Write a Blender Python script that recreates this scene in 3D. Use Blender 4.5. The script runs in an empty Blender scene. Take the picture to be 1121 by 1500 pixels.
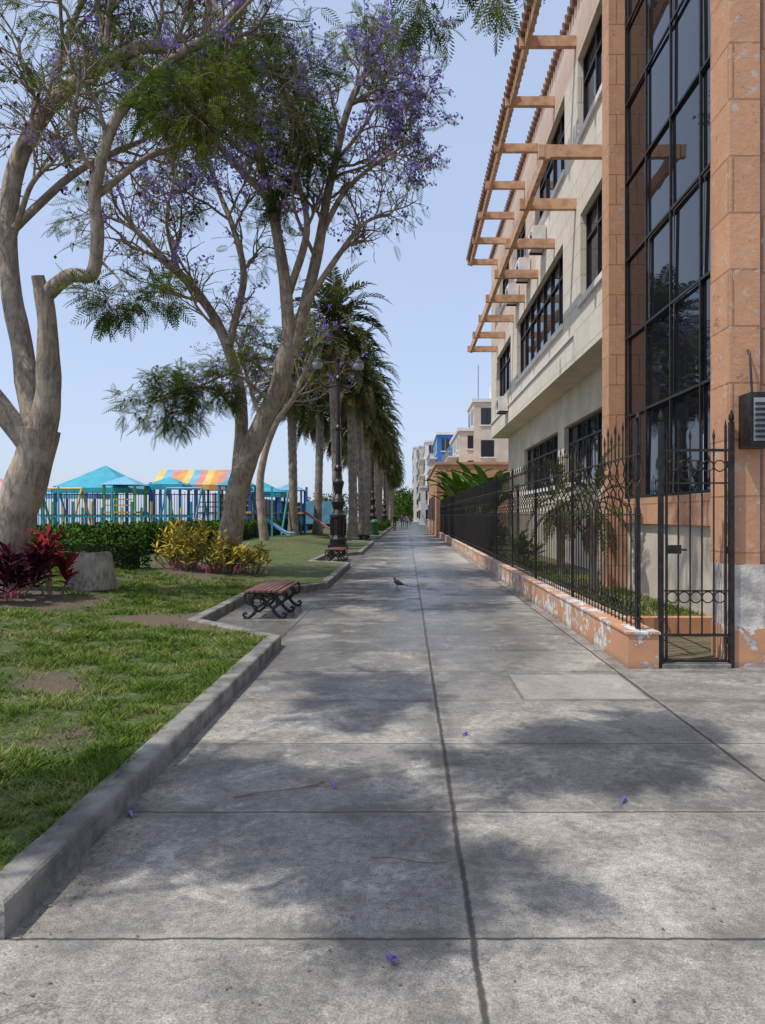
import bpy, math, random
import numpy as np
from mathutils import Vector, Matrix, noise
random.seed(7); rng=np.random.default_rng(7)
sc=bpy.context.scene
sc.view_settings.view_transform='Standard'; sc.view_settings.look='None'; sc.view_settings.exposure=0

# ---------------------------------------------------------------- materials
class G:
    def __init__(s,name):
        s.m=bpy.data.materials.new(name); s.m.use_nodes=True
        s.t=s.m.node_tree; s.N=s.t.nodes; s.L=s.t.links
        s.b=s.N['Principled BSDF']; s.out=s.N['Material Output']
        s.tc=s.N.new('ShaderNodeTexCoord'); s.pos=s.N.new('ShaderNodeNewGeometry').outputs['Position']
    def put(s,sock,v):
        if v is None: return
        if isinstance(v,bpy.types.NodeSocket): s.L.new(v,sock)
        else:
            if isinstance(v,tuple) and len(v)==3 and sock.type=='RGBA': v=v+(1,)
            sock.default_value=v
    def math(s,op,a,b=None,c=None,clamp=False):
        n=s.N.new('ShaderNodeMath'); n.operation=op; n.use_clamp=clamp
        for i,v in enumerate((a,b,c)):
            if v is not None: s.put(n.inputs[i],v)
        return n.outputs[0]
    def vmath(s,op,a,b):
        n=s.N.new('ShaderNodeVectorMath'); n.operation=op; s.put(n.inputs[0],a); s.put(n.inputs[1],b); return n.outputs[0]
    def noise(s,scale,detail=4,rough=.55,vec=None,dist=0):
        n=s.N.new('ShaderNodeTexNoise'); n.inputs['Scale'].default_value=scale
        n.inputs['Detail'].default_value=detail; n.inputs['Roughness'].default_value=rough
        n.inputs['Distortion'].default_value=dist
        s.L.new(vec if vec is not None else s.pos,n.inputs['Vector']); return n.outputs['Fac']
    def ramp(s,v,a,b,x=0.,y=1.):
        n=s.N.new('ShaderNodeMapRange'); n.interpolation_type='SMOOTHSTEP'
        s.put(n.inputs['Value'],v); n.inputs['From Min'].default_value=a; n.inputs['From Max'].default_value=b
        n.inputs['To Min'].default_value=x; n.inputs['To Max'].default_value=y; return n.outputs['Result']
    def mix(s,f,a,b,mode='MIX'):
        n=s.N.new('ShaderNodeMix'); n.data_type='RGBA'; n.blend_type=mode
        s.put(n.inputs[0],f); s.put(n.inputs[6],a); s.put(n.inputs[7],b); return n.outputs[2]
    def sep(s,v=None):
        n=s.N.new('ShaderNodeSeparateXYZ'); s.L.new(v if v is not None else s.pos,n.inputs[0]); return n.outputs
    def comb(s,x,y,z):
        n=s.N.new('ShaderNodeCombineXYZ')
        for i,v in enumerate((x,y,z)): s.put(n.inputs[i],v)
        return n.outputs[0]
    def bump(s,h,strength=.3,dist=.02):
        n=s.N.new('ShaderNodeBump'); n.inputs['Strength'].default_value=strength; n.inputs['Distance'].default_value=dist
        s.L.new(h,n.inputs['Height']); s.L.new(n.outputs[0],s.b.inputs['Normal'])
    def col(s,v): s.put(s.b.inputs['Base Color'],v)
    def rough(s,v): s.put(s.b.inputs['Roughness'],v)

def simple(name,c1,c2=None,scale=3,rough=.7,metal=0,bump=0,bscale=None,lo=.35,hi=.65,det=3):
    g=G(name)
    if c2 is None: c2=tuple(x*.8 for x in c1)
    f=g.ramp(g.noise(scale,det),lo,hi); g.col(g.mix(f,c1,c2)); g.rough(rough); g.b.inputs['Metallic'].default_value=metal
    if bump: g.bump(g.noise(bscale or scale*6,3),bump)
    return g.m

def leafmat(name,cols,trans=.35,scale=.8):
    g=G(name)
    geo=g.N.new('ShaderNodeNewGeometry')
    r=g.N.new('ShaderNodeValToRGB'); e=r.color_ramp.elements
    e[0].position=0; e[0].color=cols[0]+(1,); e[1].position=1; e[1].color=cols[-1]+(1,)
    for i,c in enumerate(cols[1:-1]):
        k=e.new((i+1)/(len(cols)-1)); k.color=c+(1,)
    v=g.math('ADD',g.math('MULTIPLY',geo.outputs['Random Per Island'],.6),g.math('MULTIPLY',g.ramp(g.noise(scale,0),.35,.65),.4))
    g.L.new(v,r.inputs[0])
    df=g.N.new('ShaderNodeBsdfDiffuse'); g.L.new(r.outputs[0],df.inputs[0])
    if trans>0:
        tr=g.N.new('ShaderNodeBsdfTranslucent'); g.L.new(r.outputs[0],tr.inputs[0])
        mx=g.N.new('ShaderNodeMixShader'); mx.inputs[0].default_value=trans
        g.L.new(df.outputs[0],mx.inputs[1]); g.L.new(tr.outputs[0],mx.inputs[2]); g.L.new(mx.outputs[0],g.out.inputs[0])
    else: g.L.new(df.outputs[0],g.out.inputs[0])
    g.N.remove(g.b)
    return g.m

def pavement():
    g=G('concrete_slabs'); x,y,z=g.sep()
    w=g.math('MULTIPLY',g.math('SUBTRACT',g.noise(2.2,2),.5),.03)
    w2=g.math('MULTIPLY',g.math('SUBTRACT',g.noise(25,2),.5),.018)
    xx=g.math('ADD',x,g.math('ADD',w,w2)); yy=g.math('ADD',y,g.math('ADD',w,w2))
    tx=g.math('DIVIDE',g.math('SUBTRACT',xx,.25),1.9); ty=g.math('DIVIDE',g.math('SUBTRACT',yy,2.787),1.19)
    rx=g.math('ROUND',tx); ry=g.math('ROUND',ty)
    dx=g.math('MULTIPLY',g.math('ABSOLUTE',g.math('SUBTRACT',tx,rx)),1.9)
    dy=g.math('MULTIPLY',g.math('ABSOLUTE',g.math('SUBTRACT',ty,ry)),1.19)
    j=g.math('MAXIMUM',g.ramp(dx,.005,.018,1,0),g.ramp(dy,.002,.011,1,0))
    edge=g.math('MAXIMUM',g.ramp(dx,.03,.05,1,0),g.ramp(dy,.03,.045,1,0))
    wn=g.N.new('ShaderNodeTexWhiteNoise'); wn.noise_dimensions='2D'
    g.L.new(g.comb(g.math('FLOOR',tx),g.math('FLOOR',ty),0.),wn.inputs['Vector'])
    slab=wn.outputs['Value']
    base=g.mix(slab,(.255,.232,.20),(.385,.352,.302))
    big=g.ramp(g.noise(.8,5,.66,dist=.4),.42,.60)
    base=g.mix(g.math('MULTIPLY',big,.58),base,(.155,.143,.127))
    med=g.ramp(g.noise(3.4,7,.74,dist=.9),.48,.64)
    base=g.mix(g.math('MULTIPLY',med,.58),base,(.135,.124,.11))
    lt=g.ramp(g.noise(2.2,7,.76,vec=g.vmath('ADD',g.pos,(11.,4.,0.)),dist=.6),.51,.64)
    base=g.mix(g.math('MULTIPLY',lt,.6),base,(.49,.45,.385))
    fine=g.noise(110,2,.7)
    base=g.mix(1.,base,g.mix(g.ramp(fine,.3,.7),(.62,.62,.62),(1.25,1.25,1.25)),'MULTIPLY')
    mid=g.noise(22,4,.7)
    base=g.mix(1.,base,g.mix(g.ramp(mid,.3,.7),(.76,.76,.76),(1.18,1.18,1.18)),'MULTIPLY')
    pits=g.ramp(g.noise(55,1,.5),.66,.73)
    base=g.mix(g.math('MULTIPLY',pits,.6),base,(.08,.073,.065))
    base=g.mix(g.math('MULTIPLY',edge,.2),base,(.40,.37,.31))
    grime=g.math('MULTIPLY',g.math('MAXIMUM',g.ramp(dx,.02,.20,1,0),g.ramp(dy,.02,.14,1,0)),g.ramp(g.noise(1.7,5,.65),.43,.58))
    base=g.mix(g.math('MULTIPLY',grime,.55),base,(.10,.092,.08))
    # trowel arcs and hairline cracks
    vo=g.N.new('ShaderNodeTexVoronoi'); vo.feature='DISTANCE_TO_EDGE'; vo.inputs['Scale'].default_value=.55
    wv=g.N.new('ShaderNodeVectorMath'); wv.operation='ADD'; g.L.new(g.pos,wv.inputs[0]); g.L.new(g.comb(g.noise(3,4),g.noise(3.3,4),0.),wv.inputs[1]); g.L.new(wv.outputs[0],vo.inputs['Vector'])
    crack=g.math('MULTIPLY',g.ramp(vo.outputs['Distance'],.0,.004,1,0),g.ramp(g.noise(.5,2),.50,.56))
    base=g.mix(g.math('MULTIPLY',crack,.55),base,(.06,.053,.045))
    def boxm(x0,x1,y0,y1):
        a=g.math('MULTIPLY',g.ramp(xx,x0-.02,x0+.02),g.ramp(xx,x1-.02,x1+.02,1,0))
        b=g.math('MULTIPLY',g.ramp(yy,y0-.02,y0+.02),g.ramp(yy,y1-.02,y1+.02,1,0))
        return g.math('MULTIPLY',a,b)
    base=g.mix(g.math('MULTIPLY',boxm(.25,2.15,13.5,14.7),.65),base,(.58,.53,.45))
    base=g.mix(g.math('MULTIPLY',boxm(.25,2.15,25.4,31.3),.5),base,(.54,.49,.41))
    base=g.mix(g.math('MULTIPLY',boxm(1.02,2.12,6.42,7.42),.35),base,(.48,.44,.38))
    base=g.mix(g.math('MULTIPLY',g.math('SUBTRACT',boxm(1.0,2.14,6.4,7.44),boxm(1.02,2.12,6.42,7.42)),.8),base,(.07,.065,.06))
    wet=g.math('MULTIPLY',g.ramp(y,5.0,9.),g.math('MULTIPLY',g.ramp(x,2.1,1.2),g.ramp(g.noise(.7,6,.7,dist=.7),.39,.51)))
    wet=g.math('MAXIMUM',wet,g.math('MULTIPLY',g.ramp(y,8.8,9.4),g.ramp(x,-1.2,-1.8)))
    base=g.mix(g.math('MULTIPLY',wet,.50),base,(.09,.087,.082))
    base=g.mix(g.math('MULTIPLY',j,.9),base,(.05,.043,.036))
    g.col(base)
    r=g.math('ADD',.54,g.math('MULTIPLY',g.noise(4,3),.34))
    r=g.math('SUBTRACT',r,g.math('MULTIPLY',wet,.42),clamp=True); g.rough(r)
    g.b.inputs['Specular IOR Level'].default_value=.4
    h=g.math('SUBTRACT',g.math('MULTIPLY',g.noise(40,4,.75),.4),g.math('MULTIPLY',j,1.2))
    g.bump(h,.5,.012)
    return g.m

def stone(name,c1,c2,mort,bw=1.25,bh=.62,chip=0,age=.3):
    g=G(name); x,y,z=g.sep()
    u=g.math('ADD',y,x)
    br=g.N.new('ShaderNodeTexBrick'); g.L.new(g.comb(u,z,0.),br.inputs['Vector'])
    br.inputs['Scale'].default_value=1; br.inputs['Brick Width'].default_value=bw; br.inputs['Row Height'].default_value=bh
    br.inputs['Mortar Size'].default_value=.012; br.inputs['Mortar Smooth'].default_value=.2
    br.inputs['Color1'].default_value=c1+(1,); br.inputs['Color2'].default_value=c2+(1,); br.inputs['Mortar'].default_value=mort+(1,)
    c=g.mix(g.math('MULTIPLY',g.ramp(g.noise(1.6,5,.7,dist=.4),.42,.66),age),br.outputs['Color'],tuple(k*.68 for k in c1))
    c=g.mix(g.math('MULTIPLY',g.ramp(g.noise(9,4,.7),.5,.7),.35),c,tuple(min(.82,k*1.2) for k in c1))
    st=g.ramp(g.noise(1.,4,.6,vec=g.comb(g.math('MULTIPLY',u,5.),g.math('MULTIPLY',z,.5),0.)),.54,.72)
    c=g.mix(g.math('MULTIPLY',st,age*.7),c,tuple(k*.55 for k in c1))
    if chip:
        cf=g.ramp(g.noise(7,5,.75,dist=.6),.60,.625); c=g.mix(g.math('MULTIPLY',cf,chip),c,(.50,.44,.38))
        cg=g.ramp(g.noise(4.3,6,.8,dist=1.),.60,.63); c=g.mix(g.math('MULTIPLY',cg,chip),c,(.25,.15,.10))
    g.col(c); g.rough(.85)
    g.bump(g.math('ADD',g.math('MULTIPLY',g.noise(18,4,.7),.6),g.math('MULTIPLY',br.outputs['Fac'],-1.)),.6,.018)
    return g.m

def peeling(name):
    g=G(name); x,y,z=g.sep()
    c=g.mix(g.ramp(g.noise(2.,4),.35,.7),(.60,.30,.155),(.48,.25,.14))
    n=g.noise(3.0,6,.66,dist=.8); n2=g.noise(11,4,.7)
    k=g.math('ADD',g.math('MULTIPLY',n,.75),g.math('MULTIPLY',n2,.25))
    m=g.ramp(k,.51,.522)
    pc=g.mix(g.ramp(g.noise(9,3),.42,.58),(.70,.67,.62),(.44,.42,.40))
    c=g.mix(m,c,pc); rim=g.math('MULTIPLY',g.ramp(k,.495,.51),g.math('SUBTRACT',1.,m))
    c=g.mix(g.math('MULTIPLY',rim,.5),c,(.25,.13,.07))
    dirt=g.math('MULTIPLY',g.ramp(z,.10,.0),.5); c=g.mix(dirt,c,(.15,.12,.10))
    g.col(c); g.rough(.85); g.bump(g.math('SUBTRACT',g.math('MULTIPLY',g.noise(30,3),.3),m),.5,.01); return g.m

M={}
M['pave']=pavement()
M['kerb']=simple('kerb_concrete',(.26,.243,.212),(.12,.112,.10),4,.85,bump=.6,bscale=40,det=5)
M['cream']=stone('cream_stone',(.74,.66,.54),(.67,.595,.485),(.42,.355,.28),age=.28)
M['cream_low']=simple('cream_render',(.65,.57,.45),(.53,.46,.36),1.2,.85,bump=.2,bscale=30,det=5)
M['orange']=stone('orange_stone',(.60,.315,.175),(.53,.28,.155),(.33,.17,.10),.9,.6,chip=.85,age=.5)
M['orangep']=simple('orange_paint',(.59,.295,.15),(.48,.24,.13),1.5,.8,bump=.2,bscale=30,det=5)
M['peel']=peeling('peeling_orange_paint')
M['whitep']=simple('weathered_plaster',(.64,.59,.52),(.34,.31,.28),4,.85,bump=.4,bscale=30,det=6)
M['iron']=simple('black_iron',(.012,.012,.013),(.035,.028,.024),12,.42,metal=.3)
M['wood']=simple('pergola_wood',(.66,.39,.23),(.45,.25,.14),4,.7)
M['pink']=stone('pink_render',(.66,.50,.39),(.60,.46,.36),(.44,.32,.25))
M['tile']=simple('clay_tile',(.33,.17,.10),(.20,.11,.07),6,.8)
M['white']=simple('white_paint',(.76,.74,.70),(.64,.61,.57),3,.7)
M['grey']=simple('grey_metal',(.35,.36,.37),(.25,.26,.27),5,.5,metal=.4)
def glass(name,c=(.012,.016,.024),ior=1.75):
    g=G(name); g.col(c); g.rough(.02); g.b.inputs['IOR'].default_value=ior
    g.bump(g.noise(.9,2),.06,.05); return g.m
M['glass']=glass('tinted_glass',(.010,.012,.017),1.6); M['glass2']=glass('window_glass',(.02,.024,.03),1.5)
M['slat']=simple('brown_red_slats',(.23,.08,.055),(.12,.055,.04),14,.45)
def bark(name,c1,c2,s=5):
    g=G(name); x,y,z=g.sep()
    v=g.comb(g.math('MULTIPLY',x,3.),g.math('MULTIPLY',y,3.),g.math('MULTIPLY',z,.8))
    n=g.noise(s,5,.7,vec=v,dist=.4); c=g.mix(g.ramp(n,.36,.64),c1,c2)
    c=g.mix(g.math('MULTIPLY',g.ramp(g.noise(2.5,3),.5,.62),.45),c,tuple(min(1,k*1.4) for k in c1))
    g.col(c); g.rough(.9); g.bump(n,.8,.03); return g.m
M['bark']=bark('jacaranda_bark',(.39,.315,.24),(.20,.155,.118))
M['twig']=simple('twig_bark',(.29,.22,.16),(.18,.135,.10),6,.9,det=1)
M['pbark']=bark('palm_bark',(.32,.265,.205),(.13,.10,.075),6)
M['leaf']=leafmat('jacaranda_leaves',[(.03,.06,.016),(.07,.115,.022),(.14,.18,.035),(.30,.29,.06)],.38)
M['flower']=leafmat('jacaranda_flowers',[(.15,.11,.36),(.27,.21,.55),(.44,.37,.70)],.3)
M['pod']=simple('seed_pods',(.05,.03,.02),(.09,.06,.035),8,.8)
M['frond']=leafmat('palm_fronds',[(.04,.05,.02),(.09,.105,.035),(.17,.16,.06)],.2,.5)
M['dead']=leafmat('dry_fronds',[(.12,.085,.045),(.24,.17,.095),(.17,.12,.06)],0)
M['hedge']=leafmat('hedge_leaves',[(.022,.052,.014),(.055,.115,.022),(.12,.19,.035)],0)
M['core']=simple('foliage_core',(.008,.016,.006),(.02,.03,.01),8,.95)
M['croton']=leafmat('croton_leaves',[(.07,.12,.02),(.55,.40,.07),(.15,.17,.03),(.62,.48,.08),(.44,.19,.06)],0,2)
M['cordy']=leafmat('cordyline_leaves',[(.024,.010,.018),(.042,.014,.024),(.08,.016,.028),(.032,.011,.02)],0,2)
M['cordyred']=leafmat('cordyline_red',[(.07,.014,.02),(.28,.035,.04),(.15,.02,.028)],0,2)
M['pinkfl']=simple('pink_petals',(.70,.10,.28),(.6,.06,.16),20,.6)
M['broad']=leafmat('broad_leaves',[(.05,.10,.02),(.11,.20,.035),(.20,.29,.06)],0)
M['stump']=bark('stump_bark',(.38,.33,.26),(.18,.15,.115),7)
M['stumptop']=simple('stump_top',(.34,.29,.22),(.18,.15,.11),10,.9)
M['blade']=leafmat('grass_blades',[(.055,.105,.018),(.095,.165,.028),(.16,.215,.042),(.35,.32,.14)],0,2.2)
for n,c in dict(tq=(.03,.36,.46),blue=(.02,.16,.50),green=(.13,.42,.10),yellow=(.70,.52,.14),red=(.50,.08,.07),coral=(.62,.26,.20),
                orangeb=(.72,.32,.08),bluelt=(.16,.42,.60),paint_white=(.7,.7,.7),bin=(.03,.12,.05),pinkp=(.70,.30,.36)).items():
    M[n]=simple('paint_'+n,c,tuple(k*.8 for k in c),2,.5)
def lawnmat():
    g=G('lawn_turf')
    a=g.N.new('ShaderNodeAttribute'); a.attribute_name='soil'
    c=g.mix(g.ramp(g.noise(1.1,4,.6),.35,.65),(.075,.12,.024),(.13,.17,.045))
    c=g.mix(g.ramp(g.noise(45,3,.7),.35,.7),c,(.035,.052,.014))
    c=g.mix(g.math('MULTIPLY',g.ramp(g.noise(9,5,.75),.48,.64),.75),c,(.25,.215,.105))
    so=g.mix(g.noise(20,4,.7),(.10,.07,.045),(.23,.165,.11))
    f=g.ramp(g.math('ADD',a.outputs['Fac'],g.math('MULTIPLY',g.math('SUBTRACT',g.noise(7,5,.75),.5),1.3)),.4,.65)
    g.col(g.mix(f,c,so)); g.rough(.95); g.bump(g.noise(60,3,.7),.9,.04); return g.m
M['lawn']=lawnmat()
M['soil']=simple('garden_soil',(.16,.12,.08),(.09,.09,.035),5,.95,bump=.6,bscale=30)
M['ground']=simple('ground_earth',(.22,.19,.15),(.16,.15,.12),.3,.95)
M['play']=simple('playground_sand',(.30,.25,.19),(.22,.19,.15),1,.95)
M['sea']=simple('sea_water',(.20,.29,.36),(.18,.27,.34),.05,.4)
M['bird']=simple('dove_feathers',(.15,.11,.085),(.09,.068,.055),30,.8)
M['birdleg']=simple('dove_legs',(.35,.08,.05),None,10,.6)
M['wing']=simple('dove_wing',(.10,.075,.06),(.05,.04,.035),60,.8)
M['globe']=simple('lamp_globe',(.30,.33,.33),(.22,.25,.25),5,.2)

# ---------------------------------------------------------------- mesh builder
class MB:
    def __init__(s): s.v=[];s.n=0;s.f=[]
    def add(s,v,f,mat=0,sm=False):
        v=np.asarray(v,float).reshape(-1,3); f=np.asarray(f,int); s.f.append((mat,f+s.n,sm)); s.v.append(v); s.n+=len(v)
    def box(s,x0,x1,y0,y1,z0,z1,mat=0,T=None):
        v=np.array([(x,y,z) for x in(x0,x1) for y in(y0,y1) for z in(z0,z1)],float)
        if T is not None: v=np.array([(T@Vector(p))[:] for p in v])
        s.add(v,[(0,1,3,2),(4,6,7,5),(0,4,5,1),(2,3,7,6),(0,2,6,4),(1,5,7,3)],mat)
    def tube(s,P,R,k=6,mat=0,cap=False,sm=True):
        P=np.asarray(P,float); n=len(P); R=np.broadcast_to(np.asarray(R,float),(n,))
        t=np.gradient(P,axis=0); t/=np.linalg.norm(t,axis=1)[:,None]+1e-9
        m=t.mean(0); ref=np.eye(3)[np.argmin(np.abs(m))]
        a=np.cross(t,ref); a/=np.linalg.norm(a,axis=1)[:,None]+1e-9; b=np.cross(t,a)
        th=np.arange(k)*2*math.pi/k
        V=P[:,None]+R[:,None,None]*(np.cos(th)[None,:,None]*a[:,None]+np.sin(th)[None,:,None]*b[:,None])
        i=np.arange(n-1)[:,None]*k; j=np.arange(k)[None]; j2=(j+1)%k
        F=np.stack([i+j,i+j2,i+k+j2,i+k+j],-1).reshape(-1,4)
        s.add(V,F,mat,sm)
        if cap:
            for q,(c,ring) in enumerate(((P[0],V[0]),(P[-1],V[-1]))):
                s.add(np.vstack([c[None],ring]),[(0,1+jj,1+(jj+1)%k) for jj in range(k)],mat)
    def lathe(s,prof,k,c,mat=0,sm=True):
        s.tube([(c[0],c[1],c[2]+z) for r,z in prof],[r for r,z in prof],k,mat,True,sm)
    def build(s,name,mats,parent=None,loc=None):
        me=bpy.data.meshes.new(name); V=np.concatenate(s.v)
        me.vertices.add(len(V)); me.vertices.foreach_set('co',V.ravel())
        lo=np.concatenate([f.ravel() for _,f,_ in s.f]); tot=np.concatenate([np.full(len(f),f.shape[1]) for _,f,_ in s.f])
        mi=np.concatenate([np.full(len(f),m) for m,f,_ in s.f]); sm=np.concatenate([np.full(len(f),q) for _,f,q in s.f])
        me.loops.add(len(lo)); me.loops.foreach_set('vertex_index',lo.astype(np.int32))
        me.polygons.add(len(tot)); me.polygons.foreach_set('loop_start',np.concatenate([[0],np.cumsum(tot)[:-1]]).astype(np.int32))
        me.polygons.foreach_set('material_index',mi.astype(np.int32)); me.polygons.foreach_set('use_smooth',sm.astype(bool))
        me.update(calc_edges=True); me.validate()
        for m in mats: me.materials.append(M[m])
        ob=bpy.data.objects.new(name,me); sc.collection.objects.link(ob)
        if parent: ob.parent=parent
        if loc: ob.location=loc
        return ob
def empty(name):
    e=bpy.data.objects.new(name,None); sc.collection.objects.link(e); return e
def unit(a): return a/(np.linalg.norm(a,axis=-1,keepdims=True)+1e-9)
def scatter(mb,TV,TF,pos,d,scale,mat,up=None,roll=.6):
    """place copies of a leaf template along direction d"""
    N=len(pos); 
    if N==0: return
    pos=np.asarray(pos); d=unit(np.asarray(d,float)); 
    if up is None: up=np.tile([0,0,1.],(N,1))
    up=up+rng.normal(0,roll,(N,3)); side=unit(np.cross(d,up)); nor=np.cross(side,d)
    sc_=np.asarray(scale).reshape(-1,1,1)*np.ones((N,1,1))
    V=pos[:,None]+sc_*(TV[None,:,0:1]*d[:,None]+TV[None,:,1:2]*side[:,None]+TV[None,:,2:3]*nor[:,None])
    F=(TF[None]+(np.arange(N)*len(TV))[:,None,None]).reshape(-1,TF.shape[1])
    mb.add(V.reshape(-1,3),F,mat)
def crom(P,per=5):
    P=np.asarray(P,float); Q=np.vstack([2*P[0]-P[1],P,2*P[-1]-P[-2]]); out=[]
    for i in range(len(P)-1):
        a,b,c,d=Q[i:i+4]
        for t in np.arange(per)/per: out.append(.5*((2*b)+(-a+c)*t+(2*a-5*b+4*c-d)*t*t+(-a+3*b-3*c+d)*t**3))
    out.append(P[-1]); return np.array(out)

# templates
def frond_tpl():
    V=[];F=[]
    n=9
    for i in range(n):
        t=.12+.88*i/(n-1); x=t; z=-.30*t*t; l=.27*math.sin(math.pi*(.22+.70*t)); w=.042
        for sg in(-1,1):
            b=len(V); V+= [(x-w,0,z),(x+.35*l-w*.6,sg*l*.55,z-.02),(x+.62*l,sg*l,z-.10*l-.03),(x+.35*l+w*.9,sg*l*.55,z-.02)]; F.append((b,b+1,b+2,b+3))
    b=len(V); V+=[(0,-.008,0),(0,.008,0),(1,.006,-.30),(1,-.006,-.30)]; F.append((b,b+1,b+2,b+3))
    return np.array(V,float),np.array(F)
FV,FF=frond_tpl()
def cluster_tpl(n=12,seed=1):
    r=np.random.default_rng(seed); V=[];F=[]
    for i in range(n):
        c=r.normal(0,1,3)*np.array([.45,.26,.26])+np.array([.5,0,0]); a=r.normal(0,1,3); a/=np.linalg.norm(a); b=np.cross(a,r.normal(0,1,3)); b/=np.linalg.norm(b)
        k=len(V); s=.17; V+=[c-a*s,c-b*s*.6,c+a*s,c+b*s*.6]; F.append((k,k+1,k+2,k+3))
    return np.array(V),np.array(F)
CV,CF=cluster_tpl()
LV=np.array([(0,0,0),(.45,.28,.05),(1,0,-.05),(.45,-.28,.05)],float); LF=np.array([(0,1,2,3)])
SV=np.array([(0,-.04,0),(0,.04,0),(.35,.09,.10),(.35,-.09,.10),(.7,.07,.10),(.7,-.07,.10),(1,.0,0)],float)  # strap leaf
SF4=np.array([(0,1,2,3),(3,2,4,5)]); SF3=np.array([(5,4,6)])
def straps(mb,pos,d,scale,mat,up=None,roll=.3):
    st=rng.bit_generator.state; scatter(mb,SV,SF4,pos,d,scale,mat,up,roll); rng.bit_generator.state=st; scatter(mb,SV,SF3,pos,d,scale,mat,up,roll)

# ---------------------------------------------------------------- jacaranda trees
def jacaranda(name,limbs,seed,kinds=(.25,.25,.50),dens=1.1,fs=.38,lush=1.0):
    random.seed(seed); root=empty(name); wood=MB(); lf=MB()
    tips=[]
    def grow(p,d,L,r,lev,kind):
        n=6 if lev<3 else 4; P=[p]; dd=d.copy()
        for i in range(n-1):
            dd=dd+Vector([random.gauss(0,.24) for _ in range(3)])+Vector((0,0,.07 if lev<3 else 0)); dd.normalize()
            P.append(P[-1]+dd*L/(n-1))
        k=5 if lev==1 else 4 if lev==2 else 3
        wood.tube([q[:] for q in P],np.linspace(r,r*.5,n),k,1 if lev>1 else 0)
        if lev>=3:
            tips.append((P[-1],dd.copy(),kind)); return
        m={1:random.randint(5,7),2:random.randint(4,5)}[lev]
        for i in range(m):
            t=.25+.75*(i+random.random()*.6)/m; t=min(t,1.); q=t*(n-1); a=min(int(q),n-2); pp=P[a].lerp(P[a+1],q-a)
            ax=dd.cross(Vector([random.gauss(0,1) for _ in range(3)])).normalized()
            nd=(Matrix.Rotation(math.radians(random.uniform(28,62)),3,ax)@(P[a+1]-P[a]).normalized())
            grow(pp,nd,L*random.uniform(.42,.68),max(r*.54*(1-.35*t),.005)+.002,lev+1,kind)
    for lm in limbs:
        pts,r0,r1=lm[0],lm[1],lm[2]; opt=lm[3] if len(lm)>3 else {}
        P=crom(pts,6); n=len(P); w=np.array([[noise.noise(Vector(p)*.9+Vector((k*7,seed,0))) for k in range(3)] for p in P])*.12
        P=P+w*np.linspace(0,1,n)[:,None]
        R=np.linspace(r0,r1,n)*(1+.14*np.array([noise.noise(Vector(p)*2.2) for p in P]))
        if opt.get('base'): R=R*(1+.55*np.exp(-np.arange(n)/2.2))
        wood.tube(P,R,12 if r0>.12 else 8,0,cap=True)
        s0=opt.get('s',.35); num=int(round(opt.get('n',9)*dens))
        for i in range(num):
            t=s0+(1-s0)*(i+random.random())/max(num,1); q=min(t,.999)*(n-1); a=int(q); p=Vector(P[a]).lerp(Vector(P[a+1]),q-a)
            tan=(Vector(P[a+1])-Vector(P[a])).normalized()
            ax=tan.cross(Vector([random.gauss(0,1) for _ in range(3)])).normalized()
            nd=(Matrix.Rotation(math.radians(random.uniform(30,75)),3,ax)@tan)
            nd=(nd+Vector((0,0,opt.get('up',.3)))).normalized()
            kd=opt.get('kind') or random.choices(('g','p','b'),kinds)[0]
            L=opt.get('L',1.7)*random.uniform(.65,1.15); grow(p,nd,L,min(R[a]*.55,.045),1,kd)
    gp=[];gd=[];pp=[];pd=[];op=[];od=[]
    for p,d,k in tips:
        if k=='g': c=random.choices((4,3,2),(.25,.35,.4))[0]*lush; f=random.random()<.03
        elif k=='p': c=random.choices((0,1,2),(.66,.22,.12))[0]; f=random.random()<.55
        else: c=random.choices((0,1),(.80,.20))[0]; f=random.random()<.07
        for i in range(int(round(c))):
            gp.append(p[:]); gd.append((d+Vector((random.gauss(0,.8),random.gauss(0,.8),random.gauss(-.45,.5))))[:])
        if f: pp.append(p[:]); pd.append((d*.5+Vector((random.gauss(0,.5),random.gauss(0,.5),.3)))[:])
        if random.random()<.22: op.append(p[:]); od.append((random.gauss(0,.3),random.gauss(0,.3),-1))
    scatter(lf,FV,FF,gp,gd,rng.uniform(fs*.7,fs*1.15,len(gp)),0,roll=.5)
    if pp: scatter(lf,CV,CF,pp,pd,rng.uniform(.20,.36,len(pp)),1)
    if op: scatter(lf,LV*np.array([1,1.5,1]),LF,op,od,rng.uniform(.07,.12,len(op)),2)
    wood.build('trunk_and_branches',['bark','twig'],root); lf.build('foliage',['leaf','flower','pod'],root)
    return root

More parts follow.
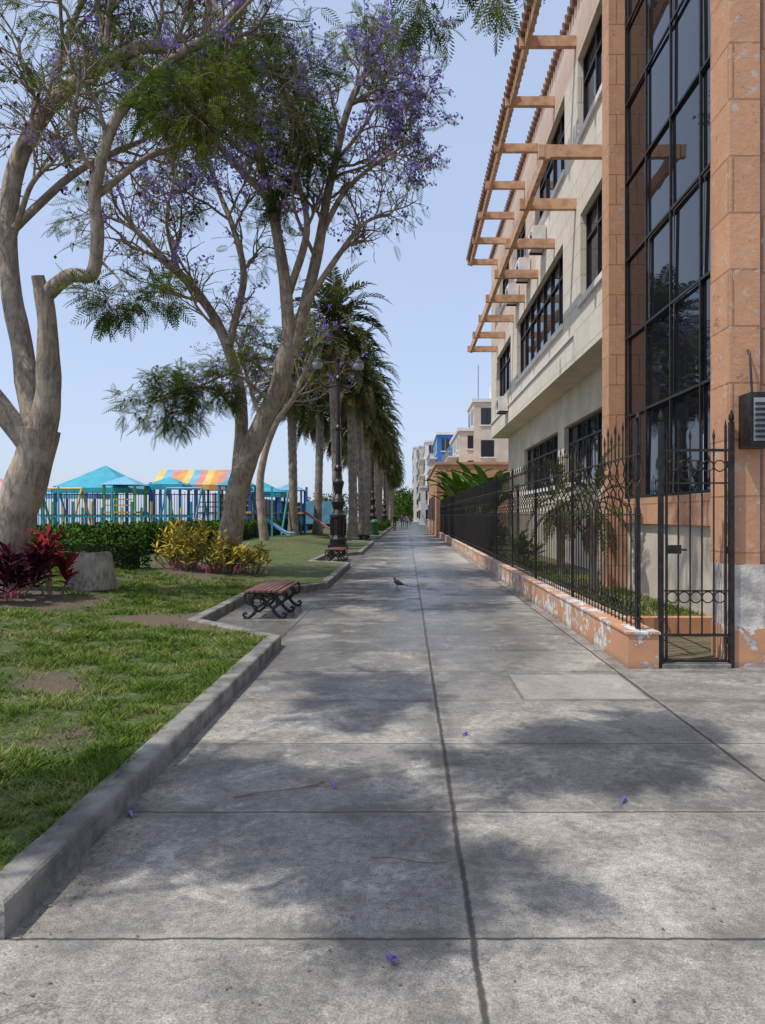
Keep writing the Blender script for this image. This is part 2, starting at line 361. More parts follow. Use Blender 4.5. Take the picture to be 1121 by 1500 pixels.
jacaranda('jacaranda_tree',[
  ([(-6.95,12.5,.25),(-6.8,12.5,1.2),(-6.45,12.5,2.24),(-6.27,12.5,3.0)],.37,.31,dict(base=1,n=0)),
  ([(-6.25,12.5,2.75),(-6.0,12.4,3.8),(-6.02,12.3,4.6),(-6.07,12.3,5.36)],.23,.14,dict(n=0)),
  ([(-6.07,12.3,5.2),(-6.12,12.25,5.6)],.13,.10,dict(n=0)),
  ([(-6.07,12.3,5.25),(-5.6,12.2,5.56),(-5.17,12.1,5.57),(-5.04,12.,6.2),(-5.06,11.9,6.86),(-4.7,11.8,7.9),(-3.9,11.6,8.6),(-2.9,11.4,9.06),(-2.3,11.2,9.9)],.13,.06,dict(n=8,s=.5)),
  ([(-2.9,11.4,9.05),(-1.8,10.8,9.6),(-.5,10.1,9.5),(.4,9.7,9.2),(1.1,9.4,8.8)],.030,.010,dict(n=4,s=.68,kind='g',L=.75,up=-.3)),
  ([(-6.35,12.5,2.7),(-6.9,12.4,3.5),(-7.6,12.2,4.8),(-8.1,12.0,6.9),(-8.3,11.8,9)],.21,.10,dict(n=7,s=.6,kind='b')),
  ([(-6.3,12.5,2.9),(-6.68,12.8,4.4),(-6.95,12.9,5.7),(-6.95,13,7.5),(-6.33,13,8.8),(-5.4,12.9,9.47),(-4.4,12.8,9.7),(-3.3,12.7,9.4)],.20,.08,dict(n=12,s=.42)),
  ([(-3.5,12.7,9.5),(-3.35,12.5,10.4),(-2.7,12.2,12)],.07,.03,dict(n=6)),
  ([(-6.33,13,8.7),(-6.2,13.3,10),(-5.7,13.6,11.5)],.09,.04,dict(n=8)),
  ([(-5.3,12.9,9.4),(-5.0,12.5,10.5),(-4.6,12.2,11.8)],.07,.03,dict(n=8)),
  ([(-5.06,12.0,6.8),(-4.3,12.3,7.6),(-3.5,12.6,8.0),(-2.7,12.8,8.9)],.06,.02,dict(n=6,L=1.3)),
  ([(-6.9,12.9,6.6),(-6.1,13.4,7.8),(-5.2,13.8,8.5),(-4.5,14,8.9)],.08,.03,dict(n=8,L=1.5,kind='b')),
  ([(-5.0,12.1,5.75),(-4.7,11.9,5.45),(-4.5,11.8,5.1)],.025,.010,dict(n=3,kind='g',L=.55,up=-.9,s=.6)),
  ([(-3.9,11.6,8.55),(-3.4,11.3,8.3),(-3.0,11.2,7.7)],.035,.015,dict(n=5,kind='g',L=.8,up=-.8)),
  ([(-6.95,13,6.5),(-6.3,12.4,7.2),(-5.7,12,7.4)],.06,.02,dict(n=5,kind='b',L=1.1)),
 ],11)
jacaranda('jacaranda_tree',[
  ([(-4.45,18,.2),(-4.3,18,1.2),(-4.05,18,2.6),(-3.35,18,4.2),(-2.85,18,5.7)],.32,.21,dict(base=1,n=0)),
  ([(-4.15,18,2.2),(-4.1,18.2,4.2),(-4.45,18.3,5.85),(-5.1,18.2,7.0),(-5.95,18,7.9),(-6.8,17.8,8.8)],.18,.06,dict(n=10)),
  ([(-2.85,18,5.5),(-3.0,17.9,7.5),(-3.3,17.8,9.2),(-3.8,17.6,11.2),(-3.95,17.5,13.2)],.17,.07,dict(n=11)),
  ([(-2.85,18,5.5),(-2.45,18.1,7.0),(-2.1,18.2,8.7),(-1.8,18.3,10.4),(-1.3,18.2,12),(-.6,18,13.2)],.17,.06,dict(n=12)),
  ([(-2.1,18.2,8.6),(-1.45,18,9.6),(-.6,17.8,10.2),(.1,17.7,10.6)],.08,.03,dict(n=8,kind='p',L=1.1,s=.5)),
  ([(-1.3,18.2,11.8),(-.7,18,12.0),(0.0,17.8,11.8)],.06,.025,dict(n=6,kind='p',L=1.3)),
  ([(-1.8,18.3,10.4),(-1.0,18.1,11.2),(-.3,18,12.8)],.06,.025,dict(n=5,kind='b',L=1.3)),
  ([(-2.6,18,6.6),(-1.75,18,7.85),(-1.1,18,8.7),(-.5,18,8.95)],.09,.03,dict(n=8,kind='b',L=1.2)),
  ([(-2.9,18,7.0),(-2.4,17.6,8.4),(-2.6,17.3,9.8),(-2.3,17.2,11.5)],.10,.04,dict(n=9)),
  ([(-3.3,17.8,9.2),(-4.3,17.6,10.2),(-5.3,17.4,11.5),(-6.6,17.2,12.2)],.10,.04,dict(n=10)),
  ([(-4.4,18.2,5.8),(-4.1,18.4,7.6),(-4.6,18.6,9.4),(-5.2,18.8,10.6)],.11,.04,dict(n=9)),
  ([(-4.0,18,3.9),(-4.6,17.6,4.6),(-5.3,17.3,4.5),(-5.9,17.1,4.2)],.05,.02,dict(n=6,kind='g',L=.8,up=-.6)),
  ([(-3.3,18,4.3),(-4.0,17.4,4.9),(-4.7,17.0,4.6)],.045,.02,dict(n=5,kind='g',L=.75,up=-.7)),
  ([(-3.3,17.8,8.8),(-3.4,17.2,9.8),(-3.0,16.9,10.8)],.06,.02,dict(n=6,kind='g',L=1.2)),
  ([(-2.3,18,8.0),(-2.7,17.3,9.0),(-2.4,17,10.0)],.05,.02,dict(n=4,kind='g',L=1.0)),
  ([(-5.6,18,7.6),(-5.7,17.4,8.6),(-5.3,17,9.6)],.06,.02,dict(n=6,kind='p',L=1.2)),
 ],23)
jacaranda('jacaranda_tree',[
  ([(-6.6,34,.4),(-6.8,34,3.1),(-6.3,34,5.35),(-5.2,34,7.2),(-4.4,34,9)],.22,.08,dict(n=11,s=.55,L=2.4)),
  ([(-6.3,34,5.2),(-7.2,34,7.2),(-7.8,34,9.5)],.13,.05,dict(n=9,L=2.4)),
 ],31,fs=.5)
# tree standing beside the photographer whose boughs overhang the walk
jacaranda('jacaranda_tree',[
  ([(-7.2,-1.4,0),(-7.1,-1.2,2),(-6.7,-.9,4.2)],.33,.20,dict(base=1,n=0)),
  ([(-6.7,-.9,4.1),(-5.7,.6,5.5),(-4.8,1.8,6.0),(-3.9,2.5,6.2)],.06,.012,dict(n=9,kind='g',L=.75,s=.66)),
  ([(-5.2,1.2,5.8),(-4.1,1.6,6.4),(-3.3,1.7,6.4)],.02,.010,dict(n=4,kind='g',L=.6,s=.65)),
  ([(-4.8,1.8,6.0),(-3.6,2.7,6.7),(-2.6,3.1,6.9),(-1.9,3.2,6.9)],.016,.008,dict(n=8,kind='g',L=.7,s=.66)),
  ([(-4.8,1.8,6.0),(-4.4,3.6,7.0),(-3.8,5.2,7.6)],.016,.008,dict(n=5,kind='g',L=.7,s=.6)),
  ([(-6.7,-.9,4.1),(-7.6,-1.2,6),(-8.4,-2,8)],.14,.05,dict(n=8)),
 ],47,fs=.36,lush=1.7)

# ---------------------------------------------------------------- palms
def palm_parts(h,seed,nf=64,fl=3.4):
    random.seed(seed); mb=MB()
    P=[];R=[]
    for i in range(46):
        z=h*i/45; P.append((.10*math.sin(z*.35+seed),.08*math.cos(z*.3+seed),z)); R.append(.25+.14*math.exp(-z/.7)+(.025 if i%2 else 0)+.10*math.exp(-((h-z)/.9)**2))
    sc_=min(1,h/6); mb.tube(P,np.array(R)*sc_,12,0,True)
    top=Vector(P[-1])
    for i in range(nf):
        u=(i+.5)/nf; el=math.radians(82-128*u**.9); az=i*2.39996+random.uniform(-.2,.2); L=fl*random.uniform(.85,1.1)
        dead=u>.86; 
        if dead: L*=.7
        d=Vector((math.cos(az)*math.cos(el),math.sin(az)*math.cos(el),math.sin(el))); p=top+d*.15+Vector((0,0,-.5*u*sc_)); pts=[p.copy()]
        for s in range(9):
            d=(d+Vector((0,0,-.13-.02*s))).normalized(); p=p+d*L/9; pts.append(p.copy())
        mt=2 if dead else 1
        mb.tube([q[:] for q in pts],np.linspace(.035,.008,10)*min(1,fl/2.5),3,mt)
        C=crom([q[:] for q in pts],4); n=len(C); T=unit(np.gradient(C,axis=0)); S=unit(np.cross(T,[0,0,1.])); U=np.cross(S,T)
        i0=4; idx=np.arange(i0,n); t=idx/(n-1); ll=.16*fl*np.sin(np.pi*(.15+.8*t))
        for sg in(-1,1):
            dirs=sg*S[idx]*.75+T[idx]*.55+U[idx]*.25+rng.normal(0,.10,(len(idx),3))-np.array([0,0,.18])
            straps(mb,C[idx],dirs,ll*1.1,mt,up=U[idx],roll=.1)
    return mb
pm=[palm_parts(11.2,1),palm_parts(10.2,2),palm_parts(9.4,3)]
meshes=[]
def put_palm(k,x,y,z,rot,s):
    o=bpy.data.objects.new('canary_palm_tree',meshes[k]); sc.collection.objects.link(o); o.location=(x,y,z); o.rotation_euler=(0,0,rot); o.scale=(s,s,s); return o
for k,m in enumerate(pm):
    o=m.build('canary_palm_tree',['pbark','frond','dead']); meshes.append(o.data)
    o.location=[(-3.7,38,.3),(-3.4,45,.3),(-6.9,44,.35)][k]; o.rotation_euler=(0,0,k)
put_palm(0,-5.9,49,.35,2.1,.98)
yy=52; i=0
while yy<170:
    put_palm(i%3,-3.4+random.uniform(-.35,.35),yy,.25,random.uniform(0,6),random.uniform(.9,1.06)); yy+=random.uniform(6.5,8.5); i+=1
for yy in (58,74,92,115): put_palm(1,-7.0,yy,.3,yy,.95)
sp=palm_parts(1.7,5,20,1.1); o=sp.build('garden_palm',['pbark','frond','dead']); o.location=(3.5,13.6,.1); o.scale=(.8,.8,1.05)
o2=bpy.data.objects.new('garden_palm',o.data); sc.collection.objects.link(o2); o2.location=(3.8,18.4,.1); o2.rotation_euler=(0,0,2); o2.scale=(1,1,1.1)

# ---------------------------------------------------------------- ground, walkway, kerb, lawn
def sheet(name,x0,x1,y0,y1,z,mat):
    mb=MB(); mb.add([(x0,y0,z),(x1,y0,z),(x1,y1,z),(x0,y1,z)],[(0,1,2,3)]); return mb.build(name,[mat])
sheet('ground',-1500,1500,-300,3000,-.03,'ground')
sheet('walkway',-9,9,-8,260,0,'pave')
sheet('sea',-1500,-48,-300,3000,.02,'sea')
K=[(-9,2.78),(-1.52,2.78),(-1.54,9.0),(-2.95,10.5),(-2.98,13.9),(-1.75,16.1),(-1.78,23.0),(-3.05,24.0),(-3.05,28.0),(-1.85,30),(-1.9,42),(-3.1,43.3),(-3.1,47.5),(-1.95,49.5),(-2.0,200)]
K=np.array(K,float); seg=unit(K[1:]-K[:-1]); nl=np.stack([-seg[:,1],seg[:,0]],1)
mit=np.zeros_like(K)
for i in range(len(K)):
    a=nl[max(i-1,0)]; b=nl[min(i,len(nl)-1)]; m=(a+b)/np.linalg.norm(a+b); mit[i]=m/max(m@a,.4)
prof=[(0,0),(-.002,.112),(.004,.130),(.016,.139),(.04,.142),(.145,.141),(.162,.134),(.17,.12),(.17,0)]
mb=MB(); ring=[]
for i in range(len(K)-1):
    L=np.linalg.norm(K[i+1]-K[i]); n=max(2,int(L/.12)) if K[i][1]<16 else max(2,int(L/.8))
    for t in np.arange(n)/n:
        q=lambda w:(K[i]+mit[i]*w)*(1-t)+(K[i+1]+mit[i+1]*w)*t
        p=q(0); j=.005*noise.noise(Vector((p[0]*3,p[1]*3,0)))+.004*noise.noise(Vector((p[0]*14,p[1]*14,0)))
        jw=.004*noise.noise(Vector((p[0]*9,p[1]*9,5)))
        ring.append([(q(w+(jw if h>.05 else 0))[0],q(w+(jw if h>.05 else 0))[1],h+(j if h>.05 else 0)) for w,h in prof])
ring.append([(K[-1][0]+mit[-1][0]*w,K[-1][1]+mit[-1][1]*w,h) for w,h in prof])
ring=np.array(ring); n,k=ring.shape[:2]
F=[(i*k+j,(i+1)*k+j,(i+1)*k+j+1,i*k+j+1) for i in range(n-1) for j in range(k-1)]
mb.add(ring,F); mb.build('kerb',['kerb'])
inn=K+mit*.165
def xb(y): return np.interp(y,inn[1:,1],inn[1:,0])
def lz(x,y):
    t=np.clip((xb(y)-x-.1)/5,0,1); return .118+.34*t*t*(3-2*t)
def soilv(x,y):
    s=noise.noise(Vector((x*.55,y*.55,3)))*.9+noise.noise(Vector((x*1.7,y*1.7,9)))*.45-.10
    for cx,cy,r,a in((-3.4,10.3,.8,.9),(-5.8,10.8,1.3,.9),(-3.1,6.6,.35,.6),(-6.8,12.4,1.4,1),(-5.2,17.2,1.5,.8),(-2.2,5.1,.3,.5),(-4.5,8.2,.5,.6),(-2.5,4.6,.35,.6),(-1.9,3.9,.2,.5),(-2.7,6.0,.5,.55),(-3.6,7.6,.4,.5)):
        s+=a*math.exp(-((x-cx)**2+(y-cy)**2)/r**2)
    return s
ys=np.concatenate([np.arange(2.93,14,.09),np.arange(14,50,.35),np.arange(50,201,5)]); ts=np.linspace(0,1,90)**1.6
Y,T=np.meshgrid(ys,ts,indexing='ij'); XB=xb(Y)[...] ; X=XB+(-9-XB)*T
Z=lz(X,Y)+np.array([noise.noise(Vector((a*1.3,b*1.3,0)))*.025 for a,b in zip(X.ravel(),Y.ravel())]).reshape(X.shape)*np.clip(T*12,0,1)
n,k=X.shape; idx=np.arange(n*k).reshape(n,k)
mb=MB(); mb.add(np.stack([X,Y,Z],-1),np.stack([idx[:-1,:-1],idx[1:,:-1],idx[1:,1:],idx[:-1,1:]],-1).reshape(-1,4),0,True)
lawn=mb.build('lawn',['lawn'])
sv=np.array([soilv(a,b) for a,b in zip(X.ravel(),Y.ravel())]); at=lawn.data.attributes.new('soil','FLOAT','POINT'); at.data.foreach_set('value',sv)
# grass blades
N=340000
y=3.0+13*rng.random(N)**1.6; x=xb(y)-(rng.random(N)**1.0)*(np.maximum(.62*y+.9-np.abs(xb(y)),.4))+.02
kp=(x>-8.8)
x=x[kp];y=y[kp]; 
sv2=np.array([soilv(a,b) for a,b in zip(x,y)])
kp=(sv2+rng.normal(0,.22,len(x)))<.34; x=x[kp];y=y[kp]
tuft=np.array([noise.noise(Vector((a*3.1,b*3.1,1)))+.8*noise.noise(Vector((a*8,b*8,4))) for a,b in zip(x,y)])
kp=rng.random(len(x))<np.clip(.70+1.3*tuft,.15,1); x=x[kp];y=y[kp];tuft=tuft[kp]
bz=lz(x,y)-.008; n=len(x); hgt=rng.uniform(.016,.045,n)*(1+.03*y)*(1+.9*np.clip(tuft,-.6,1)); w=rng.uniform(.0024,.0046,n)*(1+.10*y)
az=rng.uniform(0,6.283,n); ln=rng.normal(0,1.0,(n,2))*hgt[:,None]
b=np.stack([x,y,bz],-1); wv=np.stack([np.cos(az)*w,np.sin(az)*w,np.zeros(n)],-1); tip=b+np.stack([ln[:,0],ln[:,1],hgt],-1)
V=np.stack([b-wv,b+wv,tip],1).reshape(-1,3); F=np.arange(3*n).reshape(-1,3)
mb=MB(); mb.add(V,F); mb.build('grass',['blade'])
sheet('playground_ground',-48,-8.9,-5,200,.44,'play')

# litter
mb=MB(); 
for (px,py) in((-.066,2.65),(-.43,4.32),(-1.46,3.9),(1.2,4.1),(.41,5.35)):
    a=random.uniform(0,6); c,s_=math.cos(a),math.sin(a); P=[(px+c*t,py+s_*t,.016+.004*math.sin(t*90)) for t in(-.022,-.008,.008,.02,.026)]
    mb.tube(P,[.003,.007,.008,.011,.014],7,0,True)
    for q in range(5):
        b_=a+(q-2)*.6; e=np.array(P[-1]); dd=np.array([math.cos(b_),math.sin(b_),.15]); sd=np.array([-math.sin(b_),math.cos(b_),0])*.006
        mb.add([e-sd,e+sd,e+dd*.015+sd*1.2,e+dd*.018-sd],[(0,1,2,3)])
mb.build('fallen_jacaranda_flowers',['flower'])
mb=MB()
mb.tube(crom([(-.98,4.17,.008),(-.85,4.23,.014),(-.7,4.25,.02),(-.56,4.33,.014),(-.50,4.42,.006)],5),.005,5)
mb.tube([(-.56,4.33,.012),(-.5,4.36,.02),(-.47,4.33,.008)],.003,4)
mb.tube(crom([(-.17,3.44,.006),(-.05,3.41,.016),(.08,3.37,.012),(.2,3.41,.006)],5),.0028,5)
mb.build('fallen_twigs',['twig'])
mb=MB(); n=900; x=rng.uniform(-1.5,2.2,n); k=rng.random(n)<.55; x[k]=-1.5+np.abs(rng.normal(0,.12,k.sum())); y=2.2+14*rng.random(n)**1.3
scatter(mb,LV,LF,np.stack([x,y,np.full(n,.006)],-1),np.stack([rng.normal(0,1,n),rng.normal(0,1,n),rng.normal(0,.06,n)],-1),rng.uniform(.006,.022,n),0,roll=.15); mb.build('leaf_litter',['dead'])

# ---------------------------------------------------------------- benches
def bench(x,y):
    mb=MB(); W=.62;L=1.85
    for yy in(.12,L/2,L-.12):
        for sg in(-1,1):
            c=lambda u:W/2+sg*u
            mb.tube(crom([(c(.06),yy,.37),(c(.17),yy,.34),(c(.22),yy,.24),(c(.13),yy,.15),(c(.20),yy,.05),(c(.29),yy,.0)],5),[.026]*26,6,0,True)
            mb.tube(crom([(c(.29),yy,.40),(c(.31),yy,.30),(c(.25),yy,.22),(c(.18),yy,.25),(c(.21),yy,.31)],5),.018,6,0)
            mb.tube(crom([(c(.29),yy,.02),(c(.33),yy,.05),(c(.31),yy,.09),(c(.27),yy,.07)],4),.018,6,0)
            mb.box(c(.29)-.035,c(.29)+.035,yy-.03,yy+.03,0,.02,0)
        mb.tube(crom([(.16,yy,.15),(.31,yy,.23),(.46,yy,.15)],5),.018,6,0)
        mb.tube([(W/2+.07*math.cos(a),yy,.29+.06*math.sin(a)) for a in np.linspace(0,6.283,14)],.012,5,0)
        mb.box(.0,W,yy-.025,yy+.025,.385,.415,0)
    for i in range(7):
        s=.012+i*(W-.024)/7; ed=.012*(1 if i in(0,6) else 0)
        mb.box(s,s+.068,0,L,.417-ed,.447-ed,1)
    o=mb.build('park_bench',['iron','slat']); o.location=(x,y,0); return o
b1=bench(-2.52,11.3)
for (x,y) in((-2.80,25.0),(-2.95,44.2)):
    o=bpy.data.objects.new('park_bench',b1.data); sc.collection.objects.link(o); o.location=(x,y,0)

# ---------------------------------------------------------------- street lamp
mb=MB()
mb.box(-.30,.30,-.30,.30,0,.12,0)
prof=[(.27,.12),(.28,.3),(.25,.36),(.22,.42),(.24,.95),(.27,1.0),(.27,1.08),(.20,1.14),(.15,1.25),(.20,1.40),(.23,1.5),(.18,1.62),(.11,1.75),(.15,1.95),(.19,2.1),(.19,2.16),(.10,2.25),(.09,2.5),(.13,2.56),(.13,2.62),(.085,2.7),(.075,3.8),(.11,3.86),(.11,3.92),(.07,4.0),(.055,5.4),(.10,5.46),(.10,5.52),(.05,5.6),(.045,6.0),(.10,6.1),(.10,6.14),(.02,6.2)]
mb.lathe(prof,12,(0,0,0),0,False)
for a in range(8):
    t=a*math.pi/4; mb.tube([(.235*math.cos(t),.235*math.sin(t),.42),(.25*math.cos(t),.25*math.sin(t),.95)],.025,5,0)
for a in range(2):
    t=a*math.pi+.15; c,s=math.cos(t),math.sin(t)
    mb.tube([(c*u,s*u,z) for u,z in crom([(.05,0,5.3),(.35,0,5.2),(.62,0,5.4),(.66,0,5.7)],5)[:,[0,2]]],.028,6,0)
    mb.tube([(c*(.36+.13*math.cos(w)),s*(.36+.13*math.cos(w)),5.42+.13*math.sin(w)) for w in np.linspace(0,5,12)],.014,5,0)
    mb.lathe([(.03,0),(.10,.05),(.08,.10)],10,(c*.66,s*.66,5.68),0)
    mb.lathe([(.08,0),(.15,.07),(.17,.18),(.16,.26),(.10,.33),(.02,.34)],14,(c*.66,s*.66,5.78),1)
    mb.lathe([(.19,0),(.13,.07),(.05,.11),(.012,.24)],10,(c*.66,s*.66,6.02),0)
mb.lathe([(.03,0),(.04,.1),(.012,.3)],8,(0,0,6.18),0)
lamp=mb.build('street_lamp',['iron','globe']); lamp.location=(-3.05,32.5,.15); lamp.scale=(1.36,)*3
for x,y in((-3.1,66),(-3.1,100)):
    o=bpy.data.objects.new('street_lamp',lamp.data); sc.collection.objects.link(o); o.location=(x,y,.1); o.scale=(1.36,)*3

# ---------------------------------------------------------------- plants on the lawn
def rosette_bush(name,cx,cy,r,h,n,mat,ls,z0=None,upb=.8,stems=8,extra=None):
    z0=float(lz(np.array(cx),np.array(cy))) if z0 is None else z0
    mb=MB()
    P=[];D=[]
    for i in range(stems):
        a=random.uniform(0,6.28); q=r*math.sqrt(random.random()); x,y=cx+q*math.cos(a),cy+q*math.sin(a)
        hh=h*random.uniform(.45,1)*(1-.35*(q/r)**2)
        tx,ty=x+random.gauss(0,.05),y+random.gauss(0,.05)
        mb.tube([(cx+(x-cx)*.6,cy+(y-cy)*.6,z0),(x,y,z0+hh*.5),(tx,ty,z0+hh)],[.014,.01,.006],4,1)
        for j in range(n//stems):
            t=random.random()**.7; zz=z0+hh*(.25+.75*t); b=random.uniform(0,6.28); e=random.uniform(-.1,1.1)*upb+t*.35
            P.append((x+(tx-x)*t,y+(ty-y)*t,zz)); D.append((math.cos(b),math.sin(b),e))
    straps(mb,np.array(P),np.array(D),rng.uniform(ls*.7,ls*1.2,len(P)),0,roll=.4)
    mats=[mat,'twig']
    if extra:
        Q=[(cx+random.gauss(0,r*.7),cy-r*.7+random.gauss(0,.15),z0+random.uniform(.03,.16)) for _ in range(26)]
        scatter(mb,CV,CF,Q,[(0,0,1)]*len(Q),.07,2); mats.append('pinkfl')
    return mb.build(name,mats)
rosette_bush('cordyline_plant',-6.2,11.3,.62,.95,460,'cordy',.34,stems=18,extra=1)
rosette_bush('cordyline_plant',-5.75,12.0,.30,1.3,200,'cordyred',.32,stems=7)
rosette_bush('croton_bush',-5.15,17.0,.65,1.15,620,'croton',.24,stems=34,extra=1)
rosette_bush('croton_bush',-4.2,17.1,.6,1.05,560,'croton',.24,stems=30,extra=1)
rosette_bush('croton_bush',-3.75,17.6,.45,.8,300,'croton',.22,stems=18)
rosette_bush('croton_bush',-5.6,17.9,.5,1.0,380,'croton',.24,stems=20)
mb=MB(); z0=.38
mb.tube([(-5.68,13.3,z0-.1),(-5.68,13.3,z0+.1),(-5.68,13.3,z0+.45),(-5.68,13.3,z0+.55)],[.45,.40,.345,.31],18,0,True)
mb.lathe([(.30,.0),(.28,.012)],18,(-5.68,13.3,z0+.55),1)
scatter(mb,LV,LF,[(-5.68+random.gauss(0,.13),13.3+random.gauss(0,.13),z0+.57) for _ in range(160)],[(random.gauss(0,1),random.gauss(0,1),.8) for _ in range(160)],.09,2)
mb.build('tree_stump',['stump','stumptop','hedge'])
def hedge(name,x0,x1,y0,y1,z0,h,dens=420,mat='hedge'):
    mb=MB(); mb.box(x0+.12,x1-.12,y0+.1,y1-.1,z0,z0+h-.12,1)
    A=[((y1-y0)*h,'e'),((x1-x0)*(y1-y0),'t'),((x1-x0)*h,'s')]
    P=[];D=[]
    for ar,k in A:
        for _ in range(int(ar*dens)):
            u,v=random.random(),random.random()
            if k=='e': p=(x1-.06,y0+(y1-y0)*u,z0+h*v);d=(1,0,.3)
            elif k=='t': p=(x0+(x1-x0)*u,y0+(y1-y0)*v,z0+h-.06);d=(0,0,1)
            else: p=(x0+(x1-x0)*u,y0+.06,z0+h*v);d=(0,-1,.3)
            o=noise.noise(Vector(p)*1.8)*.16
            P.append([p[i]+d[i]*o+random.gauss(0,.05) for i in range(3)]); D.append([d[i]+random.gauss(0,.8) for i in range(3)])
    scatter(mb,LV,LF,P,D,rng.uniform(.06,.12,len(P)),0,roll=1); return mb.build(name,[mat,'core'])
hedge('hedge',-8.7,-7.6,16.8,36,.42,.85)
hedge('hedge',-9.6,-5.9,15.9,16.7,.4,.70)
hedge('hedge',-8.6,-7.7,37,75,.42,.9,150)
hedge('hedge',-3.7,-2.5,70,110,.2,.7,90)

# ---------------------------------------------------------------- playground
g=empty('playground_fence'); mb=MB()
for i in range(190):
    x=-30+i*.125; 
    if x>-6.6: break
    mb.box(x-.011,x+.011,35.988,36.012,.44,2.75 if i%2 else 2.65,0)
for z in(.6,1.6,2.6): mb.box(-30,-6.6,35.95,35.985,z,z+.04,0)
for i in range(10): mb.box(-30+i*2.6-.04,-30+i*2.6+.04,35.9,35.945,.44,3.0,1)
for i in range(300):
    y=36+i*.2; mb.box(-9.52,-9.49,y-.014,y+.014,.44,2.7,0)
mb.build('bars',['iron','tq'],g)
def tent(name,cx,cy,w,ze,zt,mt,post):
    mb=MB(); h=w/2
    for a in(-1,1):
        for b in(-1,1): mb.box(cx+a*(h-.15)-.06,cx+a*(h-.15)+.06,cy+b*(h-.15)-.06,cy+b*(h-.15)+.06,.44,ze+.1,1)
    q=.28*w
    V=[(cx-h,cy-h,ze),(cx+h,cy-h,ze),(cx+h,cy+h,ze),(cx-h,cy+h,ze),(cx-q,cy-q,ze+(zt-ze)*.42),(cx+q,cy-q,ze+(zt-ze)*.42),(cx+q,cy+q,ze+(zt-ze)*.42),(cx-q,cy+q,ze+(zt-ze)*.42)]
    mb.add(V,[(0,1,5,4),(1,2,6,5),(2,3,7,6),(3,0,4,7)],0)
    mb.add(V[4:]+[(cx,cy,zt)],[(0,1,4),(1,2,4),(2,3,4),(3,0,4)],0)
    for (a0,a1,b0,b1) in((cx-h,cx+h,cy-h,cy-h+.02),(cx+h-.02,cx+h,cy-h+.02,cy+h)): mb.box(a0,a1,b0,b1,ze-.3,ze-.003,0)
    return mb.build(name,[mt,post])
tent('canopy_tent',-17.2,42,4.2,3.1,4.45,'tq','blue'); tent('canopy_tent',-20.4,46,3.4,2.9,3.8,'bluelt','blue')
tent('ticket_kiosk',-13.2,41,1.9,3.3,3.75,'tq','blue'); tent('canopy_tent',-9.0,46,2.6,3.0,3.7,'tq','blue'); tent('canopy_tent',-24.5,44,3.4,2.9,3.9,'pinkp','blue')
mb=MB(); cols=[0,1,2,3,0,1,2,0,3,2,1,0]
for i in range(12):
    x0=-14.9+i*.42; 
    V=[(x0,43,3.4),(x0+.42,43,3.4),(x0+.42,44.5,4.35),(x0,44.5,4.35),(x0,46,3.4),(x0+.42,46,3.4)]
    mb.add(V,[(0,1,2,3),(3,2,5,4)],cols[i]); mb.box(x0,x0+.42,42.97,42.99,3.1,3.395,cols[i])
for x in(-14.8,-12.4,-10): 
    for y in(43.1,45.9): mb.box(x-.06,x+.06,y-.06,y+.06,.44,3.38,5)
mb.build('striped_awning',['yellow','bluelt','coral','orangeb','paint_white','blue'])
def swing(cx,cy,w,mt):
    mb=MB()
    for e in(-w/2,w/2):
        for s in(-.9,.9): mb.tube([(cx+e+s*.3,cy+s,.44),(cx+e,cy,3.0)],.06,6,0)
    mb.tube([(cx-w/2,cy,3.0),(cx+w/2,cy,3.0)],.06,6,0)
    for e in(-w/4,w/4):
        for s in(-.22,.22): mb.tube([(cx+e+s,cy,3.0),(cx+e+s,cy,1.0)],.012,4,1)
        mb.box(cx+e-.24,cx+e+.24,cy-.1,cy+.1,.97,1.0,2)
    return mb.build('playground_swing',[mt,'iron','red'])
swing(-21.2,41.5,3.2,'bluelt'); swing(-18.2,38.5,2.4,'yellow'); swing(-8.2,44,2.2,'tq'); swing(-19.6,37.8,1.6,'green'); swing(-11.5,38,1.8,'bluelt')
def playset(cx,cy,cs):
    mb=MB()
    for a in(-.8,.8):
        for b in(-.8,.8): mb.box(cx+a-.06,cx+a+.06,cy+b-.06,cy+b+.06,.44,3.2,0)
    mb.box(cx-.9,cx+.9,cy-.9,cy+.9,1.7,1.8,1)
    mb.add([(cx-1,cy-1,3.2),(cx+1,cy-1,3.2),(cx+1,cy+1,3.2),(cx-1,cy+1,3.2),(cx,cy,3.7)],[(0,1,4),(1,2,4),(2,3,4),(3,0,4)],2)
    P=crom([(cx+.9,cy,1.75),(cx+1.7,cy,1.2),(cx+2.6,cy,.6),(cx+3,cy,.55)],5); 
    L=P+np.array([0,-.28,0]);R=P+np.array([0,.28,0]); n=len(P)
    mb.add(np.vstack([L,R]),[(i,i+1,n+i+1,n+i) for i in range(n-1)],3); mb.tube(L+[0,0,.1],.05,6,3); mb.tube(R+[0,0,.1],.05,6,3)
    for z in(2.1,2.4): mb.box(cx-.8,cx+.8,cy-.84,cy-.8,z,z+.06,1)
    for i in range(6): mb.box(cx-1.25,cx-.9,cy-.3+0.0,cy+.3,.6+i*.22,.64+i*.22,1)
    return mb.build('playground_slide',cs)
playset(-15.0,39.2,['green','yellow','bluelt','tq']); playset(-9.2,40,['blue','yellow','tq','bluelt']); playset(-24,40,['tq','green','orangeb','blue']); playset(-12.4,47,['green','blue','yellow','red']); playset(-7.6,48,['blue','yellow','bluelt','coral'])
mb=MB()
for i in range(16):
    x=-18.5+i*.5; mb.box(x-.05,x+.05,37.4,37.5,.44,2.0+.3*(i%2),i%3)
mb.box(-18.6,-10.9,37.37,37.395,1.5,1.6,0); mb.box(-18.6,-10.9,37.37,37.395,.8,.9,1)
mb.build('playground_barrier',['tq','green','yellow'])
